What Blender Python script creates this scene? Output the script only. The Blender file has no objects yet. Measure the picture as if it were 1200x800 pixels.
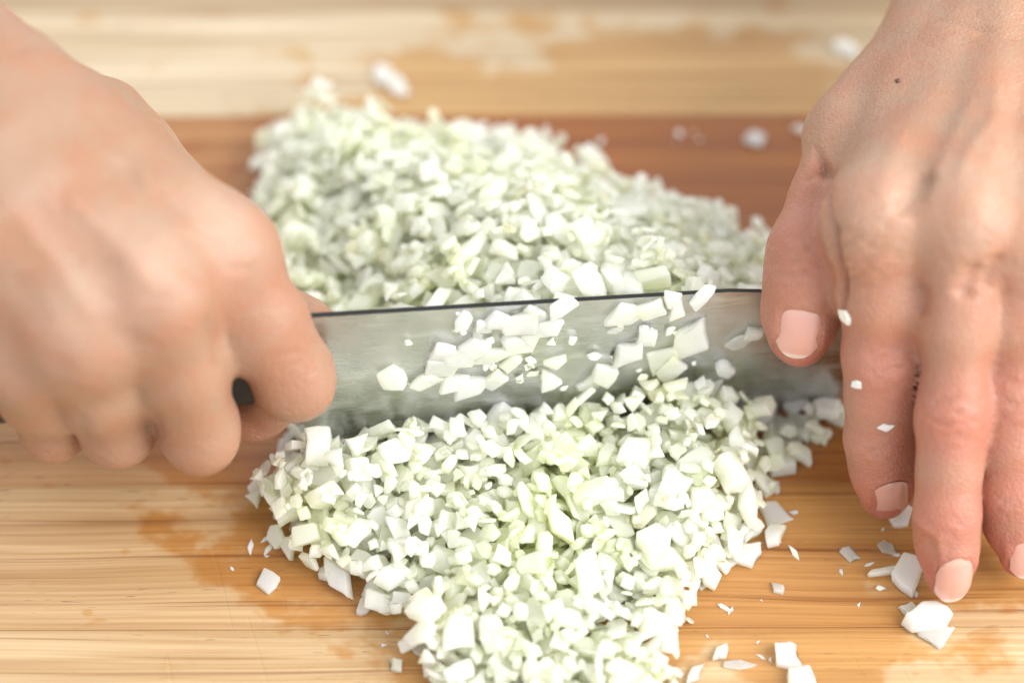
import bpy, bmesh, math, random
import numpy as np
from mathutils import Vector, Matrix, Euler
from mathutils.bvhtree import BVHTree

# ------------------------------------------------------------------ camera, world, lights
S = bpy.context.scene
C = S.collection
ELEV = math.radians(50); DIST = 0.56; LENS = 36 * DIST / 0.230
FPX = 1200 * LENS / 36
CAM = np.array([0, -DIST * math.cos(ELEV), DIST * math.sin(ELEV)])
cd = bpy.data.cameras.new('camera'); cam = bpy.data.objects.new('camera', cd); C.objects.link(cam)
cam.location = CAM; cam.rotation_euler = (math.pi / 2 - ELEV, 0, 0)
cd.lens = LENS; cd.sensor_width = 36; cd.clip_start = 0.02; cd.clip_end = 20
cd.dof.use_dof = True; cd.dof.focus_distance = 0.515; cd.dof.aperture_fstop = 4.1; cd.dof.aperture_blades = 8
S.camera = cam

W = bpy.data.worlds.new('World'); S.world = W; W.use_nodes = True
W.node_tree.nodes['Background'].inputs[0].default_value = (0.97, 0.985, 1.0, 1)
W.node_tree.nodes['Background'].inputs[1].default_value = 0.86

def area(name, loc, target, size, power, col):
    l = bpy.data.lights.new(name, 'AREA'); l.shape = 'RECTANGLE'; l.size, l.size_y = size
    l.energy = power; l.color = col
    o = bpy.data.objects.new(name, l); C.objects.link(o); o.location = loc
    o.rotation_euler = (Vector(target) - Vector(loc)).to_track_quat('-Z', 'Y').to_euler()
area('window_light', (0.98, -0.46, 0.82), (0, 0, 0), (1.1, 1.1), 22.0, (1.0, 0.99, 0.97))
area('back_window_light', (-0.75, 1.25, 0.95), (0, 0, 0), (0.9, 0.7), 2.2, (0.96, 0.98, 1.0))

S.view_settings.view_transform = 'Standard'; S.view_settings.look = 'None'
S.view_settings.exposure = 0.55; S.view_settings.gamma = 1
S.view_settings.use_curve_mapping = False
S.cycles.max_bounces = 24; S.cycles.diffuse_bounces = 16; S.cycles.transmission_bounces = 16; S.cycles.glossy_bounces = 6

# ------------------------------------------------------------------ helpers
def ray(px, py):
    return np.array([(px - 600) / FPX,
                     math.cos(ELEV) - (py - 400) / FPX * math.sin(ELEV),
                     -math.sin(ELEV) - (py - 400) / FPX * math.cos(ELEV)])
def J(px, py, z):
    d = ray(px, py); return CAM + d * ((z - CAM[2]) / d[2])

def tag(o, label=None, cat=None, group=None, kind=None):
    if label: o['label'] = label
    if cat: o['category'] = cat
    if group: o['group'] = group
    if kind: o['kind'] = kind
    return o
def empty(name, loc):
    o = bpy.data.objects.new(name, None); C.objects.link(o); o.location = loc; o.empty_display_size = 0.02; return o
def link(name, me, parent=None, loc=None):
    o = bpy.data.objects.new(name, me); C.objects.link(o)
    if loc is not None: o.location = loc
    if parent is not None:
        o.parent = parent
    return o
def bm_mesh(name, bm, mat, smooth=False):
    me = bpy.data.meshes.new(name); bm.to_mesh(me); bm.free()
    me.materials.append(mat)
    if smooth:
        me.polygons.foreach_set('use_smooth', [True] * len(me.polygons))
    return me

class NT:
    def __init__(s, name):
        s.m = bpy.data.materials.new(name); s.m.use_nodes = True
        s.t = s.m.node_tree; s.b = s.t.nodes['Principled BSDF']
    def n(s, typ, **kw):
        x = s.t.nodes.new(typ)
        for k, v in kw.items(): setattr(x, k, v)
        return x
    def l(s, a, b): s.t.links.new(a, b)
    def set(s, x, name, v):
        if hasattr(v, 'is_output'): s.l(v, x.inputs[name])
        else: x.inputs[name].default_value = v
        return x
    def math(s, op, a, b=None, c=None, clamp=False):
        x = s.n('ShaderNodeMath', operation=op, use_clamp=clamp)
        for i, v in enumerate((a, b, c)):
            if v is not None: s.set(x, i, v)
        return x.outputs[0]
    def mix(s, f, a, b, mode='MIX'):
        x = s.n('ShaderNodeMix', data_type='RGBA', blend_type=mode)
        s.set(x, 0, f); s.set(x, 6, a); s.set(x, 7, b); return x.outputs[2]
    def noise(s, vec, scale, detail=2, rough=0.5, dist=0.0):
        x = s.n('ShaderNodeTexNoise'); s.l(vec, x.inputs['Vector'])
        x.inputs['Scale'].default_value = scale; x.inputs['Detail'].default_value = detail
        x.inputs['Roughness'].default_value = rough; x.inputs['Distortion'].default_value = dist
        return x.outputs['Fac']
    def mapping(s, vec, sc, loc=(0, 0, 0)):
        x = s.n('ShaderNodeMapping'); s.set(x, 'Vector', vec); x.inputs['Scale'].default_value = sc
        s.set(x, 'Location', loc); return x.outputs[0]
    def ramp(s, v, a, b, lo=0.0, hi=1.0):
        x = s.n('ShaderNodeMapRange', interpolation_type='SMOOTHSTEP'); s.set(x, 0, v)
        s.set(x, 1, a); s.set(x, 2, b); s.set(x, 3, lo); s.set(x, 4, hi); return x.outputs[0]
    def bump(s, h, strength, dist):
        x = s.n('ShaderNodeBump'); s.l(h, x.inputs['Height']); x.inputs['Strength'].default_value = strength
        x.inputs['Distance'].default_value = dist; return x

# ------------------------------------------------------------------ materials
def wood_material():
    m = NT('board_wood')
    pos = m.n('ShaderNodeNewGeometry').outputs['Position']
    oi = m.n('ShaderNodeObjectInfo')
    off = m.n('ShaderNodeCombineXYZ'); m.l(m.math('MULTIPLY', oi.outputs['Random'], 7.0), off.inputs[0])
    m.l(m.math('MULTIPLY', oi.outputs['Random'], 3.1), off.inputs[2])
    va = m.n('ShaderNodeVectorMath', operation='ADD'); m.l(pos, va.inputs[0]); m.l(off.outputs[0], va.inputs[1])
    p = va.outputs[0]
    warp = m.noise(m.mapping(p, (7, 30, 30)), 1.0, 2)
    wv = m.n('ShaderNodeCombineXYZ'); m.l(m.math('MULTIPLY', warp, 0.006), wv.inputs[1])
    va2 = m.n('ShaderNodeVectorMath', operation='ADD'); m.l(p, va2.inputs[0]); m.l(wv.outputs[0], va2.inputs[1])
    q = va2.outputs[0]
    broad = m.noise(m.mapping(q, (6, 160, 60)), 1.0, 3)
    fine = m.noise(m.mapping(q, (16, 1300, 300)), 1.0, 3, 0.65)
    ring = m.ramp(m.noise(m.mapping(q, (6, 560, 80)), 1.0, 2), 0.60, 0.68)
    pore = m.ramp(m.noise(m.mapping(q, (190, 2300, 500)), 1.0, 1), 0.69, 0.76)
    porezone = m.ramp(m.noise(m.mapping(q, (9, 110, 40)), 1.0, 2), 0.42, 0.62)
    pore = m.math('MULTIPLY', pore, porezone)
    # wet stain left by the onion juice: a shape of its own on the boards
    c = m.n('ShaderNodeVectorMath', operation='SUBTRACT'); m.l(pos, c.inputs[0]); c.inputs[1].default_value = (0.030, 0.004, 0)
    le = m.n('ShaderNodeVectorMath', operation='LENGTH'); m.l(m.mapping(c.outputs[0], (8.4, 10.2, 0)), le.inputs[0])
    edge = m.noise(m.mapping(pos, (38, 52, 40), (3.1, 0.7, 0)), 1.0, 4, 0.6)
    drops = m.noise(m.mapping(pos, (75, 115, 40), (1.3, 5.2, 0)), 1.0, 2, 0.5)
    f = m.math('SUBTRACT', m.math('MULTIPLY_ADD', edge, 1.25, 0.42), le.outputs[1])
    wet = m.ramp(f, -0.03, 0.11)
    spots = m.math('MULTIPLY', m.ramp(drops, 0.66, 0.70), 0.6)
    wet = m.math('MAXIMUM', wet, spots)
    base = m.mix(m.ramp(broad, 0.3, 0.75), m.mix(1.0, oi.outputs['Color'], (1.10, 1.10, 1.12, 1), 'MULTIPLY'),
                 m.mix(1.0, oi.outputs['Color'], (0.80, 0.70, 0.58, 1), 'MULTIPLY'))
    base = m.mix(m.ramp(fine, 0.35, 0.75, 0, 0.8), base, m.mix(1.0, base, (0.72, 0.60, 0.46, 1), 'MULTIPLY'))
    base = m.mix(m.math('MULTIPLY', ring, 0.62), base, m.mix(1.0, base, (0.50, 0.34, 0.22, 1), 'MULTIPLY'))
    base = m.mix(m.math('MULTIPLY', pore, 0.9), base, m.mix(1.0, base, (0.34, 0.22, 0.14, 1), 'MULTIPLY'))
    wetc = m.mix(1.0, base, (0.86, 0.64, 0.38, 1), 'MULTIPLY')
    col = m.mix(wet, base, wetc)
    m.l(col, m.b.inputs['Base Color'])
    m.l(m.math('MULTIPLY_ADD', wet, -0.20, 0.56), m.b.inputs['Roughness'])
    h = m.math('SUBTRACT', m.math('MULTIPLY', fine, 0.4), m.math('ADD', m.math('MULTIPLY', pore, 1.0), m.math('MULTIPLY', ring, 0.3)))
    # old knife cuts across the boards
    cr = m.n('ShaderNodeVectorRotate', rotation_type='Z_AXIS'); m.l(pos, cr.inputs[0]); cr.inputs['Angle'].default_value = 1.28
    cut = m.ramp(m.noise(m.mapping(cr.outputs[0], (22, 620, 1)), 1.0, 0, 0.5, 0.4), 0.76, 0.79)
    h = m.math('SUBTRACT', h, m.math('MULTIPLY', cut, 0.35))
    bp = m.bump(h, 0.35, 0.0006); m.l(bp.outputs[0], m.b.inputs['Normal'])
    return m.m

def onion_material(fine=False):
    m = NT('onion_crumb_flesh' if fine else 'onion_flesh')
    g = m.n('ShaderNodeNewGeometry'); oi = m.n('ShaderNodeObjectInfo')
    at = m.n('ShaderNodeAttribute', attribute_name='tint')
    both = m.mix(1.0, oi.outputs['Color'], at.outputs['Color'], 'ADD')
    sp = m.n('ShaderNodeSeparateColor'); m.l(both, sp.inputs[0])
    green = m.ramp(sp.outputs[0], 0.45, 1.0); yel = m.ramp(sp.outputs[1], 0.93, 1.0)
    pos = g.outputs['Position']
    vein = m.noise(m.mapping(pos, (520, 130, 520)), 1.0, 2)
    patch = m.noise(pos, 55, 2)
    col = m.mix(m.math('MULTIPLY', green, 0.7), (0.975, 0.975, 0.93, 1), (0.945, 0.965, 0.78, 1))
    col = m.mix(m.math('MULTIPLY', m.ramp(patch, 0.46, 0.66), 0.7), col, (0.95, 0.975, 0.70, 1))
    col = m.mix(m.math('MULTIPLY', yel, 0.6), col, (0.84, 0.80, 0.40, 1))
    col = m.mix(m.ramp(vein, 0.5, 0.7, 0, 0.35), col, (0.95, 0.96, 0.93, 1))
    m.l(col, m.b.inputs['Base Color'])
    m.b.inputs['Roughness'].default_value = 0.24
    m.b.inputs['IOR'].default_value = 1.36
    m.b.inputs['Transmission Weight'].default_value = 0.06
    m.b.inputs['Subsurface Weight'].default_value = 1.0
    m.b.inputs['Subsurface Radius'].default_value = (1.0, 1.0, 0.90)
    m.b.inputs['Subsurface Scale'].default_value = 0.0006 if fine else 0.0065
    bp = m.bump(m.noise(m.mapping(pos, (900, 350, 900)), 1.0, 3), 0.35, 0.0004); m.l(bp.outputs[0], m.b.inputs['Normal'])
    tr = m.n('ShaderNodeBsdfTranslucent'); m.l(m.mix(0.5, col, (0.97, 0.99, 0.88, 1)), tr.inputs['Color'])
    ms = m.n('ShaderNodeMixShader'); ms.inputs[0].default_value = 0.15 if fine else 0.30
    m.l(m.b.outputs[0], ms.inputs[1]); m.l(tr.outputs[0], ms.inputs[2])
    m.l(ms.outputs[0], m.t.nodes['Material Output'].inputs['Surface'])
    return m.m

def skin_material(name, tone, flush):
    m = NT(name)
    pos = m.n('ShaderNodeNewGeometry').outputs['Position']
    at = m.n('ShaderNodeAttribute', attribute_name='flush').outputs['Fac']
    knuckle_hl = m.n('ShaderNodeAttribute', attribute_name='pale').outputs['Fac']
    mott = m.noise(pos, 95, 4, 0.6)
    fine = m.noise(pos, 700, 3, 0.6)
    a = m.mix(m.ramp(mott, 0.35, 0.68), tone, m.mix(1.0, tone, (1.04, 0.86, 0.80, 1), 'MULTIPLY'))
    a = m.mix(m.math('MULTIPLY', at, 0.9, clamp=True), a, flush)
    a = m.mix(m.math('MULTIPLY', knuckle_hl, 0.6, clamp=True), a, (0.64, 0.46, 0.35, 1))  # knuckle highlights painted into the skin colour
    a = m.mix(m.ramp(fine, 0.4, 0.75, 0, 0.22), a, m.mix(1.0, a, (0.80, 0.70, 0.66, 1), 'MULTIPLY'))
    m.l(a, m.b.inputs['Base Color'])
    m.l(m.ramp(fine, 0.3, 0.7, 0.31, 0.45), m.b.inputs['Roughness'])
    m.b.inputs['IOR'].default_value = 1.40
    m.b.inputs['Subsurface Weight'].default_value = 0.45
    m.b.inputs['Subsurface Radius'].default_value = (1.0, 0.40, 0.22)
    m.b.inputs['Subsurface Scale'].default_value = 0.0035
    vo = m.n('ShaderNodeTexVoronoi', feature='DISTANCE_TO_EDGE'); m.l(pos, vo.inputs['Vector']); vo.inputs['Scale'].default_value = 950
    cell = m.ramp(vo.outputs['Distance'], 0.0, 0.25)
    h = m.math('ADD', m.math('MULTIPLY', cell, 0.5), m.math('MULTIPLY', fine, 0.9))
    h = m.math('ADD', h, m.math('MULTIPLY', m.noise(pos, 230, 3, 0.6), 0.9))
    bp = m.bump(h, 0.42, 0.0004); m.l(bp.outputs[0], m.b.inputs['Normal'])
    return m.m

def nail_material():
    m = NT('nail')
    at = m.n('ShaderNodeAttribute', attribute_name='nail_v').outputs['Fac']
    c = m.mix(m.ramp(at, 0.88, 0.95), (0.58, 0.31, 0.255, 1), (0.64, 0.50, 0.43, 1))
    c = m.mix(m.ramp(at, 0.0, 0.22, 0.5, 0.0), c, (0.62, 0.43, 0.36, 1))
    m.l(c, m.b.inputs['Base Color']); m.b.inputs['Roughness'].default_value = 0.18; m.b.inputs['Coat Weight'].default_value = 0.6; m.b.inputs['Coat Roughness'].default_value = 0.08
    m.b.inputs['Subsurface Weight'].default_value = 0.3; m.b.inputs['Subsurface Radius'].default_value = (1, .5, .4)
    m.b.inputs['Subsurface Scale'].default_value = 0.002
    return m.m

def steel_material():
    m = NT('brushed_steel')
    tc = m.n('ShaderNodeTexCoord').outputs['Object']
    br = m.noise(m.mapping(tc, (30, 2500, 2500)), 1.0, 3)
    smear = m.noise(m.mapping(tc, (60, 60, 60)), 1.0, 4, 0.6)
    streak = m.noise(m.mapping(tc, (70, 60, 260)), 1.0, 4, 0.65)
    scr = m.n('ShaderNodeVectorRotate', rotation_type='Y_AXIS'); m.l(tc, scr.inputs[0]); scr.inputs['Angle'].default_value = 0.12
    scratch = m.ramp(m.noise(m.mapping(scr.outputs[0], (55, 1, 1900)), 1.0, 1), 0.70, 0.76)
    col = m.mix(m.ramp(smear, 0.4, 0.7, 0, 0.6), (0.50, 0.51, 0.52, 1), (0.58, 0.58, 0.57, 1))
    col = m.mix(m.math('MULTIPLY', scratch, 0.6), col, (0.85, 0.86, 0.84, 1)); m.l(col, m.b.inputs['Base Color'])
    m.b.inputs['Metallic'].default_value = 1.0
    m.l(m.math('ADD', m.ramp(br, 0.3, 0.7, 0.22, 0.34), m.ramp(smear, 0.45, 0.7, 0, 0.2)), m.b.inputs['Roughness'])
    h = m.math('ADD', m.math('MULTIPLY', br, 0.5), scratch)
    bp = m.bump(h, 0.12, 0.0002); m.l(bp.outputs[0], m.b.inputs['Normal'])
    # dried onion juice in thin cloudy smears
    film = m.n('ShaderNodeBsdfPrincipled'); film.inputs['Base Color'].default_value = (0.80, 0.83, 0.74, 1); film.inputs['Roughness'].default_value = 0.3
    ms = m.n('ShaderNodeMixShader'); m.l(m.math('MULTIPLY', m.ramp(streak, 0.46, 0.78), 0.20), ms.inputs[0])
    m.l(m.b.outputs[0], ms.inputs[1]); m.l(film.outputs[0], ms.inputs[2]); m.l(ms.outputs[0], m.t.nodes['Material Output'].inputs['Surface'])
    return m.m

def plain(name, col, rough, metal=0.0, nscale=60):
    m = NT(name)
    pos = m.n('ShaderNodeTexCoord').outputs['Object']
    n = m.noise(pos, nscale, 3)
    m.l(m.mix(n, tuple(c * 0.8 for c in col) + (1,), tuple(min(1, c * 1.2) for c in col) + (1,)), m.b.inputs['Base Color'])
    m.b.inputs['Roughness'].default_value = rough; m.b.inputs['Metallic'].default_value = metal
    return m.m

WOOD = wood_material(); ONION = onion_material(); CRUMB = onion_material(True); STEEL = steel_material(); NAIL = nail_material()
SKIN_A = skin_material('skin', (0.335, 0.208, 0.136, 1), (0.39, 0.170, 0.113, 1))
SKIN_B = skin_material('skin_wet', (0.375, 0.226, 0.150, 1), (0.44, 0.130, 0.100, 1))
HANDLE = plain('black_handle', (0.004, 0.004, 0.006), 0.5)
SPINE = plain('spine_dark_reflection', (0.05, 0.05, 0.05), 0.45, 1.0)  # dark reflection along the spine, put into the metal's colour
COUNTER = plain('counter_stone', (0.42, 0.40, 0.37), 0.45)

# ------------------------------------------------------------------ counter and cutting board
bm = bmesh.new(); bmesh.ops.create_grid(bm, x_segments=2, y_segments=2, size=1.5)
tag(link('countertop', bm_mesh('countertop', bm, COUNTER), loc=(0, 0, -0.034)), kind='structure')

PW = 0.0371; TH = 0.030; BL = 0.56
board = empty('cutting_board', (0, 0.0, -TH - 0.003))
tag(board, 'wooden cutting board of long joined planks, wet and stained under the onion', 'cutting board')
bm = bmesh.new(); bmesh.ops.create_cube(bm, size=1, matrix=Matrix.Diagonal((BL, PW, TH, 1)))
bmesh.ops.bevel(bm, geom=[e for e in bm.edges], offset=0.00035, segments=2, affect='EDGES', profile=0.5)
plank_me = bm_mesh('plank', bm, WOOD)
tints = {2: (0.36, 0.27, 0.165), 1: (0.52, 0.44, 0.31), 0: (0.36, 0.175, 0.066), -1: (0.37, 0.180, 0.070), -2: (0.42, 0.235, 0.105),
         -3: (0.50, 0.340, 0.180), -4: (0.54, 0.395, 0.225), -5: (0.62, 0.48, 0.300), -6: (0.52, 0.36, 0.20), 3: (0.45, 0.35, 0.22), 4: (0.36, 0.21, 0.10)}
y_top = 0.0718
for k in sorted(tints):
    o = link('plank', plank_me, board, (0.0, y_top + (k - 0.5) * PW, TH * 0.5 + 0.003))
    o.rotation_euler = (0, 0, 0); o.color = tints[k] + (1,)
board.rotation_euler = (0, 0, math.radians(0.25))

# ------------------------------------------------------------------ knife
K0 = np.array([-0.0384, -0.0350]); K1 = np.array([0.0531, -0.0190])
kd = (K1 - K0) / np.linalg.norm(K1 - K0); kang = math.atan2(kd[1], kd[0])
KP = math.radians(6.2)                      # tip lower than the heel
knife = empty('knife', (K0[0], K0[1], 0.0500)); knife.rotation_euler = Euler((math.radians(-3), KP, kang), 'XYZ')
tag(knife, 'broad kitchen knife with steel blade and dark handle, standing on edge in the onion', 'knife')
KM = Matrix.Translation((K0[0], K0[1], 0.0500)) @ Euler((math.radians(-3), KP, kang), 'XYZ').to_matrix().to_4x4()
# outline in the blade's own plane: u along the blade, w down from the spine (w<=0)
BH = 0.0435
out = [(-0.012, 0.0), (0.085, 0.0)] + [(0.085 + 0.035 * math.sin(a), -0.036 * (1 - math.cos(a))) for a in np.linspace(0.2, 1.45, 9)]
edge_pts = [(0.112, -0.0385), (0.095, -0.0412), (0.07, -0.0428), (0.03, -BH), (-0.0015, -BH), (-0.0022, -0.024), (-0.004, -0.0205), (-0.012, -0.0195)]
out += edge_pts
def build_blade():
    bm = bmesh.new(); layers = []
    for s in (1, -1):
        ring = []
        for (u_, w) in out:
            t = 0.00062 * (1 - 0.35 * max(0, u_) / 0.12) * (1 + w / BH * 0.75) + 0.00006
            ring.append(bm.verts.new((u_, -s * max(t, 0.0001), w)))
        layers.append(ring)
    n = len(out)
    bm.faces.new(layers[0]); bm.faces.new(layers[1][::-1])
    for i in range(n):
        j = (i + 1) % n
        bm.faces.new((layers[0][j], layers[0][i], layers[1][i], layers[1][j]))
    bmesh.ops.recalc_face_normals(bm, faces=bm.faces)
    return bm
bl = link('blade', bm_mesh('blade', build_blade(), STEEL), knife)
bl.data.materials.append(SPINE)
for p in bl.data.polygons:
    if p.normal.z > 0.7: p.material_index = 1
def tube_x(us, ry, rz, zc, n=20, pw=2.6):
    bm = bmesh.new(); rings = []
    for i, u_ in enumerate(us):
        ring = []
        for k in range(n):
            a = 2 * math.pi * k / n; c, s_ = math.cos(a), math.sin(a)
            ring.append(bm.verts.new((u_, ry[i] * math.copysign(abs(c) ** (2 / pw), c), zc[i] + rz[i] * math.copysign(abs(s_) ** (2 / pw), s_))))
        rings.append(ring)
    for a, b in zip(rings, rings[1:]):
        for k in range(n):
            bm.faces.new((a[k], a[(k + 1) % n], b[(k + 1) % n], b[k]))
    bm.faces.new(rings[0]); bm.faces.new(rings[-1][::-1])
    bmesh.ops.recalc_face_normals(bm, faces=bm.faces)
    return bm
us = [-0.0095, -0.012, -0.05, -0.09, -0.125, -0.135, -0.138]
link('handle', bm_mesh('handle', tube_x(us, [.0065, .0072, .0075, .0078, .008, .0075, .005], [.009, .0100, .0098, .0105, .0115, .0112, .008],
     [-.0115, -.0115, -.0118, -.012, -.0125, -.013, -.013]), HANDLE, True), knife)
link('bolster', bm_mesh('bolster', tube_x([-0.0098, -0.0085, -0.005, -0.003], [.0060, .0056, .003, .0011], [.0095, .0095, .0095, .0098],
     [-.0115, -.0115, -.0112, -.0105]), STEEL, True), knife)

# ------------------------------------------------------------------ hands: smooth distance fields turned into one skin each
class Field:
    def __init__(s, lo, hi, h):
        s.h = h; s.lo = np.array(lo, float); s.n = np.ceil((np.array(hi) - s.lo) / h).astype(int) + 1
        s.ax = [(s.lo[i] + h * np.arange(s.n[i])).astype(np.float32) for i in range(3)]
    def new(s): return np.full(s.n, 0.03, np.float32)
    def box(s, pts, pad):
        p = np.array(pts); a = np.floor((p.min(0) - pad - s.lo) / s.h).astype(int); b = np.ceil((p.max(0) + pad - s.lo) / s.h).astype(int) + 1
        a = np.clip(a, 0, s.n); b = np.clip(b, 0, s.n)
        return tuple(slice(i, j) for i, j in zip(a, b))
    def dist(s, sl, a, b, ra, rb, flat=None):
        X = s.ax[0][sl[0]][:, None, None]; Y = s.ax[1][sl[1]][None, :, None]; Z = s.ax[2][sl[2]][None, None, :]
        ab = np.array(b) - np.array(a); l2 = max(float(ab @ ab), 1e-12)
        px, py, pz = X - a[0], Y - a[1], Z - a[2]
        t = np.clip((px * ab[0] + py * ab[1] + pz * ab[2]) / l2, 0, 1)
        qx, qy, qz = px - t * ab[0], py - t * ab[1], pz - t * ab[2]
        d2 = qx * qx + qy * qy + qz * qz
        if flat is not None:
            nrm, f = flat
            q = qx * nrm[0] + qy * nrm[1] + qz * nrm[2]
            d2 = d2 + q * q * (f * f - 1)
        return np.sqrt(d2) - (ra + (rb - ra) * t)
    def add(s, D, a, b, ra, rb, k=0.003, flat=None):
        sl = s.box([a, b], max(ra, rb) + k + 3 * s.h)
        if any(q.stop <= q.start for q in sl): return
        d = s.dist(sl, a, b, ra, rb, flat); D[sl] = smin(D[sl], d, k)
    def cut(s, D, a, b, ra, rb, k=0.003):
        sl = s.box([a, b], max(ra, rb) + k + 3 * s.h)
        if any(q.stop <= q.start for q in sl): return
        d = s.dist(sl, a, b, ra, rb); D[sl] = -smin(-D[sl], d, k)
    def chain(s, D, pts, rad, k=0.0025, flat=None):
        for i in range(len(pts) - 1): s.add(D, pts[i], pts[i + 1], rad[i], rad[i + 1], k, flat)

def smin(a, b, k):
    h = np.clip(k - np.abs(a - b), 0, None) / k
    return np.minimum(a, b) - h * h * k * 0.25

def surface_nets(D, lo, h):
    I = D < 0; n = np.array(D.shape)
    off = [(i, j, k) for i in (0, 1) for j in (0, 1) for k in (0, 1)]
    def sh(A, o): return A[o[0]:n[0] - 1 + o[0], o[1]:n[1] - 1 + o[1], o[2]:n[2] - 1 + o[2]]
    any_ = np.zeros(n - 1, bool); all_ = np.ones(n - 1, bool)
    for o in off: any_ |= sh(I, o); all_ &= sh(I, o)
    m = any_ & ~all_; cells = np.argwhere(m)
    idx = np.full(n - 1, -1, np.int64); idx[m] = np.arange(len(cells))
    cv = np.stack([sh(D, o)[m] for o in off], 1)
    acc = np.zeros((len(cells), 3)); cnt = np.zeros(len(cells))
    offa = np.array(off, float)
    for a in range(8):
        for b in range(a + 1, 8):
            if np.abs(offa[a] - offa[b]).sum() == 1:
                x = (cv[:, a] < 0) != (cv[:, b] < 0)
                t = cv[x, a] / (cv[x, a] - cv[x, b])
                acc[x] += offa[a] + t[:, None] * (offa[b] - offa[a]); cnt[x] += 1
    V = (cells + acc / cnt[:, None]) * h + lo
    F = []
    for ax in range(3):
        b_, c_ = (ax + 1) % 3, (ax + 2) % 3
        s0 = [slice(None)] * 3; s1 = [slice(None)] * 3
        s0[ax] = slice(0, -1); s1[ax] = slice(1, None)
        for q in (b_, c_): s0[q] = slice(1, -1); s1[q] = slice(1, -1)
        A, B = I[tuple(s0)], I[tuple(s1)]
        e = np.argwhere(A != B); fl = A[A != B]
        e[:, b_] += 1; e[:, c_] += 1
        def cell(db, dc):
            q = e.copy(); q[:, b_] += db; q[:, c_] += dc; return idx[q[:, 0], q[:, 1], q[:, 2]]
        q = np.stack([cell(-1, -1), cell(0, -1), cell(0, 0), cell(-1, 0)], 1)
        q[~fl] = q[~fl][:, ::-1]; F.append(q)
    F = np.concatenate(F); F = F[(F >= 0).all(1)]
    return V, F

def vnormals(V, F):
    n = np.cross(V[F[:, 2]] - V[F[:, 0]], V[F[:, 3]] - V[F[:, 1]]); N = np.zeros_like(V)
    for i in range(4): np.add.at(N, F[:, i], n)
    return N / np.maximum(np.linalg.norm(N, axis=1), 1e-12)[:, None]
def relax(V, F, it=3):
    E = np.concatenate([F[:, [0, 1]], F[:, [1, 2]], F[:, [2, 3]], F[:, [3, 0]]])
    cnt = np.bincount(E.ravel(), minlength=len(V)).astype(float)
    for i in range(it):
        for lam in (0.5, -0.52):
            A = np.stack([np.bincount(E[:, 0], V[E[:, 1], c], len(V)) + np.bincount(E[:, 1], V[E[:, 0], c], len(V)) for c in range(3)], 1)
            V = V + lam * (A / np.maximum(cnt, 1)[:, None] - V)
    return V
unit = lambda v: np.array(v, float) / np.linalg.norm(v)

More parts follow.
